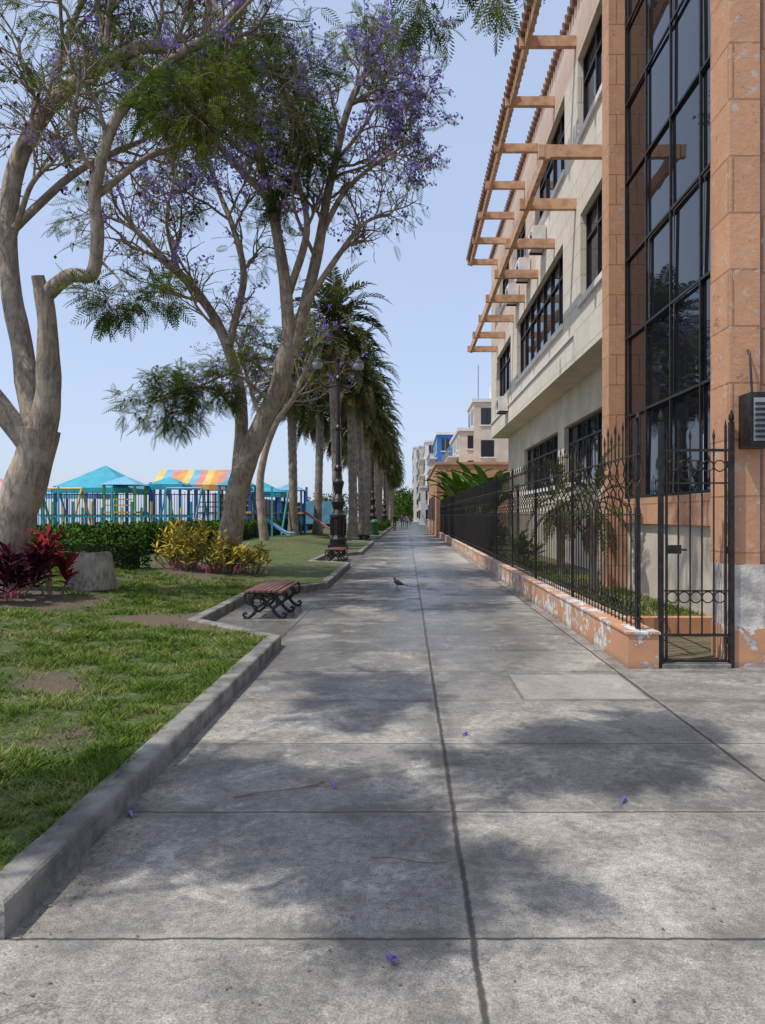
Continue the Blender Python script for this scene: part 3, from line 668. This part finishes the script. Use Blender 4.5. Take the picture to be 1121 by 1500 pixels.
mb=MB(); mb.box(-7.2,-7.05,52,52.15,.3,3.6,0); mb.box(-5.2,-5.05,52,52.15,.3,3.6,0); mb.box(-7.2,-5.05,51.95,51.99,1.0,2.6,1)
mb.build('sign_panel',['blue','bluelt'])

# ---------------------------------------------------------------- right: low wall, railing, gate
wl=empty('boundary_wall'); mb=MB()
mb.box(2.30,2.62,7.68,55,-.01,.36,0); mb.box(2.285,2.635,7.665,55,.361,.385,0)
mb.build('plinth',['peel'],wl)
mb=MB(); xf=2.46
def picket(x,y,big,far):
    if big: z=[.38,1.66,1.76,1.86,1.95,2.04,2.14,2.22,2.56]; dx=[0,0,-.035,-.06,-.01,.045,.03,0,0]
    else:   z=[.38,1.66,1.76,1.86,1.95,2.04,2.14,2.24,2.46]; dx=[0,0,.035,.06,.01,-.045,-.03,0,0]
    mb.tube([(x+d,y+d*.5,q) for q,d in zip(z,dx)],.0085,4 if far else 6,0)
    t=z[-1]
    mb.tube([(x,y,t-.01),(x,y,t+.03),(x,y,t+.12)],[.008,.015,.001],4,0)
y=7.8;i=0
while y<54.8:
    picket(xf,y,i%2==0,y>20); y+=.155; i+=1
for z in(.50,1.60,2.24): mb.box(xf-.014,xf+.014,7.78,54.9,z,z+.018,0)
for i in range(16): 
    yy=7.8+i*3.13+.07; mb.box(xf-.018,xf+.018,yy-.018,yy+.018,.38,2.60,0); mb.lathe([(.01,0),(.03,.03),(.03,.05),(.005,.10)],8,(xf,yy,2.60),0)
def circ(x,y,z,r,ax='x'):
    th=np.linspace(0,2*math.pi,17)
    mb.tube([(x+r*math.cos(a),y,z+r*math.sin(a)) if ax=='x' else (x,y+r*math.cos(a),z+r*math.sin(a)) for a in th],.007,5,0)
for i in range(24): circ(xf,7.88+i*.155,.60,.06,'y')
mb.build('railing',['iron'],wl)
mb=MB()
yg=7.74; x0,x1=2.70,3.36
for xx in(2.66,3.40): mb.box(xx-.024,xx+.024,yg-.024,yg+.024,.0,2.58,0); mb.lathe([(.012,0),(.03,.03),(.026,.07),(.004,.13)],8,(xx,yg,2.58),0)
for z in(.06,.33,2.27): mb.box(x0,x1,yg-.014,yg+.014,z,z+.028,0)
mb.box(x0,x1,yg-.012,yg+.012,1.93,1.948,0); mb.box(x0,x1,yg-.012,yg+.012,.80,.816,0)
n=6
for i in range(n):
    x=x0+.02+(x1-x0-.04)*i/(n-1); tall=2.5 if i%2 else 2.4
    mb.tube([(x,yg-.001,.36 if 0<i<n-1 else .06),(x,yg-.001,tall)],.009 if 0<i<n-1 else .014,6,0); mb.tube([(x,yg,tall-.01),(x,yg,tall+.03),(x,yg,tall+.11)],[.009,.017,.001],4,0)
    if i<n-1:
        xm=x+(x1-x0-.04)/(n-1)/2; circ(xm,yg,2.12,.058); circ(xm,yg,.74,.058)
mb.box(2.70,2.86,yg-.05,yg-.017,1.20,1.29,0); mb.box(2.86,2.92,yg-.04,yg-.02,1.23,1.25,0)
for z in(.25,1.2,2.1): mb.box(3.36,3.40,yg-.02,yg+.02,z,z+.07,0)
mb.build('iron_gate',['iron'])
mb=MB(); mb.box(2.64,4.38,8.0,9.6,.0,.05,0); mb.box(2.66,4.1,9.8,9.98,-.01,.24,1); mb.box(2.66,3.38,7.69,7.8,-.01,.045,2)
mb.build('entrance_step',['soil','orangep','kerb'])
mb=MB(); mb.box(2.62,4.99,9.98,55,-.02,.12,0)
mb.build('garden_bed',['soil'])
mb=MB(); n=14000; x=rng.uniform(2.7,4.3,n); y=10+18*rng.random(n)**1.4; P=np.stack([x,y,np.full(n,.115)],-1); D=np.stack([rng.normal(0,.6,n),rng.normal(0,.6,n),np.ones(n)],-1)
scatter(mb,LV*np.array([1,.25,1]),LF,P,D,rng.uniform(.05,.12,n),0); mb.build('garden_grass',['blade'])
rosette_bush('garden_shrub',3.6,22.5,.45,1.2,260,'broad',.35,z0=.1,stems=12)
rosette_bush('garden_shrub',3.1,11.2,.25,.35,140,'broad',.16,z0=.1,stems=8)
rosette_bush('garden_shrub',3.6,31,.6,1.9,360,'broad',.45,z0=.1,stems=14)
def banana(cx,cy,h,n,z0=.1):
    mb=MB()
    for i in range(n):
        a=i*2.4+random.random(); bx,by=cx+.5*math.cos(a)*random.random(),cy+.9*math.sin(a); hh=h*random.uniform(.6,1)
        mb.tube([(bx,by,z0),(bx,by,z0+hh*.55)],[.08,.05],7,1)
        for j in range(5):
            b=j*1.26+a; e=random.uniform(.9,2.2); d=unit(np.array([math.cos(b),math.sin(b),e]))
            L=hh*.55; P=[np.array([bx,by,z0+hh*.5])]
            for s in range(7): d=unit(d-np.array([0,0,.10*s*.5])); P.append(P[-1]+d*L/7)
            P=np.array(P); w=.26*np.sin(np.pi*np.linspace(.05,1,8))**.7+.02; S=unit(np.cross(np.gradient(P,axis=0),[0,0,1.]))
            A=P+S*w[:,None]+[0,0,.06];B=P-S*w[:,None]+[0,0,.06]
            mb.add(np.vstack([A,P,B]),[(q,q+1,8+q+1,8+q) for q in range(7)]+[(8+q,8+q+1,16+q+1,16+q) for q in range(7)],0,True)
    return mb.build('banana_plant',['broad','broad'])
banana(4.0,40,4.8,6); banana(3.4,44.5,4.9,6); banana(3.2,50,5.2,6); banana(4.2,36.5,4.4,5)

# ---------------------------------------------------------------- main building
B=empty('apartment_building')
walls=MB(); gl=MB(); fr=MB()
def wallx(mb,x,y0,y1,z0,z1,ops,mat,dep=.22,matf=None):
    ys=sorted({y0,y1,*[o[0] for o in ops],*[o[1] for o in ops]}); zs=sorted({z0,z1,*[o[2] for o in ops],*[o[3] for o in ops]})
    for a,b in zip(ys,ys[1:]):
        for c,d in zip(zs,zs[1:]):
            ym,zm=(a+b)/2,(c+d)/2
            if any(o[0]<ym<o[1] and o[2]<zm<o[3] for o in ops): continue
            mb.add([(x,a,c),(x,a,d),(x,b,d),(x,b,c)],[(0,1,2,3)],matf(ym,zm) if matf else mat)
    for o in ops:
        a,b,c,d=o[:4]; X=x+dep; r=mat
        for q in([(x,a,c),(X,a,c),(X,a,d),(x,a,d)],[(x,b,c),(x,b,d),(X,b,d),(X,b,c)],[(x,a,c),(x,b,c),(X,b,c),(X,a,c)],[(x,a,d),(X,a,d),(X,b,d),(x,b,d)]): mb.add(q,[(0,1,2,3)],r)
def window(x,a,b,c,d,ny,nz=0,dep=.2,sill=True):
    X=x+dep; gl.add([(X,a,c),(X,a,d),(X,b,d),(X,b,c)],[(0,1,2,3)],0); t=.03
    for i in range(ny+1):
        y=a+(b-a)*i/ny; y=min(max(y,a+t),b-t); fr.box(X-.06,X-.004,y-t,y+t,c+.001,d-.001,0)
    for z in [c+t,d-t]+[c+(d-c)*.7]*(nz>0): fr.box(X-.057,X-.006,a+.001,b-.001,z-t,z+t,0)
    if sill: fr.box(x-.07,x+.05,a-.1,b+.1,c-.14,c-.002,1)
U=4.2
ops2=[(15.75,17.9,6.8,8.9,2),(19.9,28.3,6.75,8.95,7),(30.0,34.6,6.75,8.95,4)]
ops3=[(15.75,18.2,10.8,12.85,2),(19.7,24.2,10.8,12.85,4),(26.2,29.2,10.8,12.85,3),(30.4,33.6,10.8,12.85,3)]
wallx(walls,U,15.2,36.9,5.45,9.45,ops2,0)
wallx(walls,U,15.2,36.9,9.45,13.4,ops3,0,matf=lambda y,z:2 if y>24.3 or z>12.9 else 0)
for o in ops2+ops3: window(U,*o[:4],o[4],1)
walls.box(U+.3,14,15.2,36.9,5.449,5.7,1)
walls.add([(U,15.2,5.45),(U,36.9,5.45),(14,36.9,5.45),(14,15.2,5.45)],[(0,1,2,3)],1)
walls.add([(U,36.9,5.45),(U,36.9,13.4),(14,36.9,13.4),(14,36.9,5.45)],[(0,1,2,3)],0)
fr.box(U-.05,U+.02,18.6,36.92,6.12,6.18,1)
lops=[(17.5,23.5,2.6,4.4,5),(24.5,31.5,2.6,4.4,5),(33,34.6,.2,3.0,1)]
wallx(walls,5.0,15.3,36.5,0,5.45,lops,1); 
for o in lops: window(5.0,*o[:4],o[4],1,sill=o[2]>1)
walls.add([(5,36.5,0),(5,36.5,5.45),(14,36.5,5.45),(14,36.5,0)],[(0,1,2,3)],1)
walls.box(U,14,15.2,36.9,13.4,14.3,2)
rf=MB()
for i in range(64):
    y=15.6+i*.3; rf.tube([(2.78,y,13.56),(3.12,y,13.70)],[.10,.10],8,0,True)
for i in range(72):
    y=15.3+i*.3; rf.tube([(U-.14,y,14.33),(U+.5,y,14.5)],[.10,.10],8,0,True)
rf.build('roof_tiles',['tile'],B)
pg=MB()
for zt in(13.4,9.35):
    Ys=[34.35-2.66*i for i in range(8)]
    pg.box(2.92,3.04,Ys[-1]-.06,Ys[0]+.1,zt-.16,zt+.14,0)
    for y in Ys:
        pg.box(2.80,2.918,y-.07,y+.07,zt-.13,zt+.13,0); pg.box(3.042,U-.002,y-.07,y+.07,zt-.13,zt+.13,0)
pg.build('pergola_beams',['wood'],B)
ac=MB()
for y,z in((22.2,9.75),(25.0,9.75),(27.6,9.7),(30.6,5.95)):
    ac.box(U-.42,U-.03,y,y+.85,z,z+.6,0)
    ac.tube([(U-.425,y+.35+.2*math.cos(a),z+.3+.2*math.sin(a)) for a in np.linspace(0,6.283,16)],.012,5,1)
    ac.tube([(U-.425,y+.35+.1*math.cos(a),z+.3+.1*math.sin(a)) for a in np.linspace(0,6.283,12)],.012,5,1)
    ac.box(U-.40,U-.01,y+.1,y+.14,z-.06,z-.002,1); ac.box(U-.40,U-.01,y+.7,y+.74,z-.06,z-.002,1)
ac.build('air_conditioners',['white','iron'],B)
zs=[1.95,3.55,5.1,6.65,8.2,9.75,11.3,12.85,14.4]; yv=[8.45,9.7,10.95,12.2,13.45,14.7]
for a,b in zip(yv,yv[1:]):
    for c,d in zip(zs,zs[1:]):
        e=[random.uniform(-.012,.012) for _ in range(3)]
        gl.add([(4.4+e[0],a,c),(4.4+e[1],a,d),(4.4+e[1]+e[2],b,d),(4.4+e[0]+e[2],b,c)],[(0,1,2,3)],1)
for y in yv: fr.box(4.340,4.380,y-.022,y+.022,1.95,14.4,0)
for z in zs[:-1]: fr.box(4.343,4.378,8.45,14.7,z-.022,z+.022,0)
walls.box(4.30,6,8.2,14.7,1.45,1.92,3); walls.box(4.38,6,8.2,14.7,-.02,1.447,1)
walls.box(4.43,12,8.2,15.2,14.4,15,3)
walls.box(4.02,4.6,14.72,15.22,-.02,15.2,3)
walls.build('walls',['cream','cream_low','pink','orange'],B); gl.build('glazing',['glass2','glass'],B); fr.build('window_frames',['iron','white'],B)
nb=MB()
nb.box(3.41,3.73,7.80,8.3,1.08,15,0); nb.box(3.79,9,7.9,8.19,1.08,15,0); nb.box(3.73,3.79,7.97,8.19,0.,15,1)
nb.box(3.39,3.76,7.76,8.2,.43,1.079,2); nb.box(3.38,3.77,7.75,8.2,-.01,.428,1)
nb.box(3.79,9,7.86,8.19,-.01,1.079,2)
nb.tube([(3.765,7.9,.2),(3.765,7.9,15)],.018,8,3)
nb.build('corner_pier',['orange','peel','whitep','grey'],B)
nb=MB(); nb.box(3.50,3.86,7.52,7.79,2.30,2.86,0)
nb.box(3.53,3.83,7.50,7.517,2.36,2.80,1)
for i in range(7): nb.box(3.54,3.82,7.485,7.499,2.39+i*.056,2.415+i*.056,0)
nb.tube([(3.6,7.7,2.87),(3.6,7.75,3.3),(3.6,7.8,3.35)],.012,6,0)
nb.build('meter_box',['iron','grey'])

# ---------------------------------------------------------------- far buildings
def far_building(name,x0,x1,y0,y1,h,wm,floors,bays,fbays,trim='white',balc=False,z0=0):
    e=empty(name); w=MB(); g_=MB()
    w.box(x0,x1,y0,y1,z0,h,0); w.box(x0-.15,x1+.1,y0-.15,y1+.1,h+.003,h+.35,1)
    fh=(h-z0)/floors
    for f in range(floors):
        zb=z0+f*fh+fh*.3; zt=z0+f*fh+fh*.82
        for i in range(bays):
            a=y0+(y1-y0)*(i+.2)/bays; b=y0+(y1-y0)*(i+.8)/bays; g_.box(x0-.03,x0+.05,a,b,zb,zt,0); w.box(x0-.10,x0-.002,a-.1,b+.1,zb-.15,zb-.02,1); g_.box(x0-.05,x0-.031,(a+b)/2-.04,(a+b)/2+.04,zb,zt,1)
        for i in range(fbays):
            a=x0+(x1-x0)*(i+.25)/fbays; b=x0+(x1-x0)*(i+.7)/fbays; g_.box(a,b,y0-.03,y0+.05,zb,zt,0); w.box(a-.1,b+.1,y0-.10,y0-.002,zb-.15,zb-.02,1); g_.box((a+b)/2-.04,(a+b)/2+.04,y0-.05,y0-.031,zb,zt,1)
        if balc and f>0:
            zf=z0+f*fh; w.box(x0-1.1,x0-.003,y0,y1,zf-.12,zf,1)
            for q in np.arange(y0+.1,y1,.5): g_.box(x0-1.08,x0-1.05,q,q+.04,zf,zf+.95,1)
            g_.box(x0-1.1,x0-1.04,y0,y1,zf+.951,zf+1.0,1)
    w.build('walls',[wm,trim],e); g_.build('windows',['glass2','iron' if not balc else 'grey'],e); return e
M['blueb']=simple('blue_facade',(.03,.17,.46),None,1,.7); M['beige']=simple('beige_facade',(.66,.58,.46),(.54,.47,.37),.8,.85)
o=empty('orange_house'); w=MB(); w.box(2.2,9,55.2,76,-.02,5.4,0); w.box(2.1,9.1,55.1,76.1,5.403,5.6,0); w.box(2.9,4.1,55.13,55.19,0,2.4,1); w.box(4.9,6.4,55.13,55.19,2.6,4.1,1)
for i in range(4): w.box(2.14,2.19,59+i*4,60.6+i*4,1.2,3.2,1)
w.build('walls',['orangep','iron'],o)
far_building('cream_apartment_block',5.4,16,77,92,10.4,'beige',4,3,3,balc=True)
far_building('cream_apartment_block',6.9,16,76.8,84,13.4,'beige',4,2,3)
far_building('blue_apartment_block',4.3,14,106,122,13.2,'blueb',4,3,4,balc=True)
far_building('white_apartment_block',2.9,12,92.5,105,7.4,'white',2,4,3)
far_building('white_apartment_block',3.4,14,140,158,15.5,'white',5,3,4,balc=True)
far_building('beige_apartment_block',2.6,14,160,185,16.5,'beige',5,4,3)
far_building('white_apartment_block',1.6,14,190,230,19,'white',6,5,4)
far_building('white_house',2.2,9,123,139.5,6.2,'white',2,3,2)
mb=MB(); mb.box(9,12,78,81,13.76,15.6,0); mb.tube([(7.5,78,13.7),(7.5,78,17.5)],.05,5,1); mb.build('rooftop_tank',['white','grey'])

mb=MB(); P=[];D=[]
for c in range(26):
    cx,cy,cz=random.uniform(-26,3.0) if c>8 else random.uniform(-4,2.2),random.uniform(190,240),random.uniform(2,6)
    for _ in range(400):
        q=rng.normal(0,1,3); q/=np.linalg.norm(q); P.append((cx+q[0]*3,cy+q[1]*3,cz+q[2]*2.6+rng.normal(0,.4))); D.append(q+rng.normal(0,.6,3))
scatter(mb,LV,LF,P,D,rng.uniform(.5,.9,len(P)),0,roll=1); mb.build('distant_trees',['hedge'])

# ---------------------------------------------------------------- dove
mb=MB()
S=[(-.15,0,.082),(-.10,0,.090),(-.05,0,.102),(0,0,.118),(.035,0,.138),(.055,0,.162),(.062,0,.182),(.072,0,.196),(.086,0,.198),(.096,0,.195)]
R=[.010,.028,.042,.050,.046,.032,.021,.022,.016,.004]
mb.tube(S,R,12,0,True); mb.tube([(.093,0,.195),(.118,0,.188)],[.006,.001],6,1,True)
mb.add([(-.12,-.022,.092),(-.12,.022,.092),(-.24,.03,.062),(-.24,-.03,.062),(-.12,-.02,.082),(-.12,.02,.082),(-.24,.028,.057),(-.24,-.028,.057)],[(0,1,2,3),(4,7,6,5),(0,3,7,4),(1,5,6,2),(2,6,7,3)],0)
for s in(-1,1):
    mb.tube([(.035,s*.034,.140),(0,s*.047,.126),(-.07,s*.038,.102),(-.15,s*.012,.082)],[.012,.024,.020,.003],8,2,True)
    mb.tube([(.0,s*.018,.085),(.005,s*.02,.04),(.0,s*.02,.004)],[.010,.005,.004],5,1)
    for a in(-.5,0,.5,3.1): mb.tube([(.0,s*.02,.005),(.026*math.cos(a),s*.02+.026*math.sin(a),.003)],[.003,.001],4,1)
    mb.lathe([(.001,0),(.003,.002),(.001,.004)],6,(.080,s*.0195,.198),3)
d=mb.build('dove',['bird','birdleg','wing','iron']); d.location=(-.22,16.2,0); d.rotation_euler=(0,0,math.radians(150)); d.scale=(1.1,)*3

# ---------------------------------------------------------------- people far along the walk
def person(x,y,rot,top,leg,step=.22):
    V=[(0,0,.95),(0,0,1.15),(0,0,1.38),(0,0,1.50),(0,0,1.62),(0,.01,1.70),
       (.10,0,.90),(.11,step,.50),(.11,step*.9,.08),(.11,step*.9+.13,.03),(-.10,0,.90),(-.11,-step*.3,.50),(-.11,-step*1.1,.10),(-.11,-step*1.1+.13,.03),
       (.19,0,1.40),(.25,-.06,1.12),(.24,.08,.88),(.24,.12,.79),(-.19,0,1.40),(-.25,.08,1.12),(-.24,.20,.90),(-.24,.24,.82)]
    E=[(0,1),(1,2),(2,3),(3,4),(4,5),(0,6),(6,7),(7,8),(8,9),(0,10),(10,11),(11,12),(12,13),(2,14),(14,15),(15,16),(16,17),(2,18),(18,19),(19,20),(20,21)]
    Rr=[.14,.13,.15,.055,.095,.08,.09,.06,.04,.035,.09,.06,.04,.035,.06,.045,.032,.03,.06,.045,.032,.03]
    me=bpy.data.meshes.new('person'); me.from_pydata(V,E,[]); o=bpy.data.objects.new('person',me); sc.collection.objects.link(o)
    m=o.modifiers.new('skin','SKIN'); 
    for i,r in enumerate(Rr): me.skin_vertices[0].data[i].radius=(r,r*.8)
    me.skin_vertices[0].data[0].use_root=True
    o.modifiers.new('sub','SUBSURF').levels=1
    g=G('person_clothes'); xx,yy,zz=g.sep(g.tc.outputs['Object'])
    c=g.mix(g.ramp(zz,.93,.95),leg,top); c=g.mix(g.ramp(zz,1.46,1.48),c,(.35,.18,.11)); c=g.mix(g.ramp(zz,1.66,1.68),c,(.02,.015,.01)); g.col(c); g.rough(.8)
    me.materials.append(g.m); o.location=(x,y,.0); o.rotation_euler=(0,0,rot)
for a in((-.6,88,3.1,(.05,.06,.09),(.03,.03,.05)),(-.1,92,0.1,(.5,.45,.42),(.04,.05,.1)),(.5,120,3.2,(.35,.06,.05),(.05,.05,.06)),(-1.3,75,.2,(.02,.02,.03),(.05,.05,.06))): 
    person(*a)
mb=MB()
mb.lathe([(.26,0),(.30,.1),(.33,.9),(.36,.95),(.36,1.0),(.26,1.15),(.10,1.22)],14,(0,0,0),0); 
for s in(-.3,.3): mb.box(s-.03,s+.03,-.03,.03,-.02,.15,1)
mb.build('litter_bin',['bin','iron']).location=(-2.5,56,.1)

# ---------------------------------------------------------------- light, sky, camera
el=math.radians(62); az=math.atan2(-.88,-.47)
ts_=Vector((math.sin(az)*math.cos(el),math.cos(az)*math.cos(el),math.sin(el)))
L=bpy.data.lights.new('sun','SUN'); L.energy=3.6; L.angle=math.radians(.5); L.color=(1,.96,.90)
lo=bpy.data.objects.new('sun',L); sc.collection.objects.link(lo); lo.rotation_euler=ts_.to_track_quat('Z','Y').to_euler(); lo.location=(-20,-20,40)
w=bpy.data.worlds.new('World'); sc.world=w; w.use_nodes=True
wn=w.node_tree.nodes; wl_=w.node_tree.links
sk=wn.new('ShaderNodeTexSky'); sk.sky_type='NISHITA'; sk.sun_disc=False; sk.sun_elevation=el; sk.sun_rotation=az
sk.air_density=1.0; sk.dust_density=1.5; sk.ozone_density=2.0
hz=wn.new('ShaderNodeMix'); hz.data_type='RGBA'; hz.inputs[0].default_value=.70; hz.inputs[7].default_value=(3.7,4.5,6.1,1)
gn=wn.new('ShaderNodeMix'); gn.data_type='RGBA'; gn.blend_type='MULTIPLY'; gn.inputs[0].default_value=1; gn.inputs[7].default_value=(1.45,1.35,1.35,1)
wl_.new(sk.outputs[0],gn.inputs[6]); wl_.new(gn.outputs[2],hz.inputs[6])
bg=wn['Background']; wl_.new(hz.outputs[2],bg.inputs[0]); bg.inputs[1].default_value=.15
cam=bpy.data.cameras.new('camera'); co=bpy.data.objects.new('camera',cam); sc.collection.objects.link(co); sc.camera=co
co.location=(0,0,1.6); co.rotation_euler=(math.radians(90),0,0); cam.sensor_width=36; cam.lens=25.92; cam.shift_x=-.0243; cam.shift_y=.0033; cam.clip_end=4000; cam.clip_start=.05
print('verts',sum(len(m.vertices) for m in bpy.data.meshes))
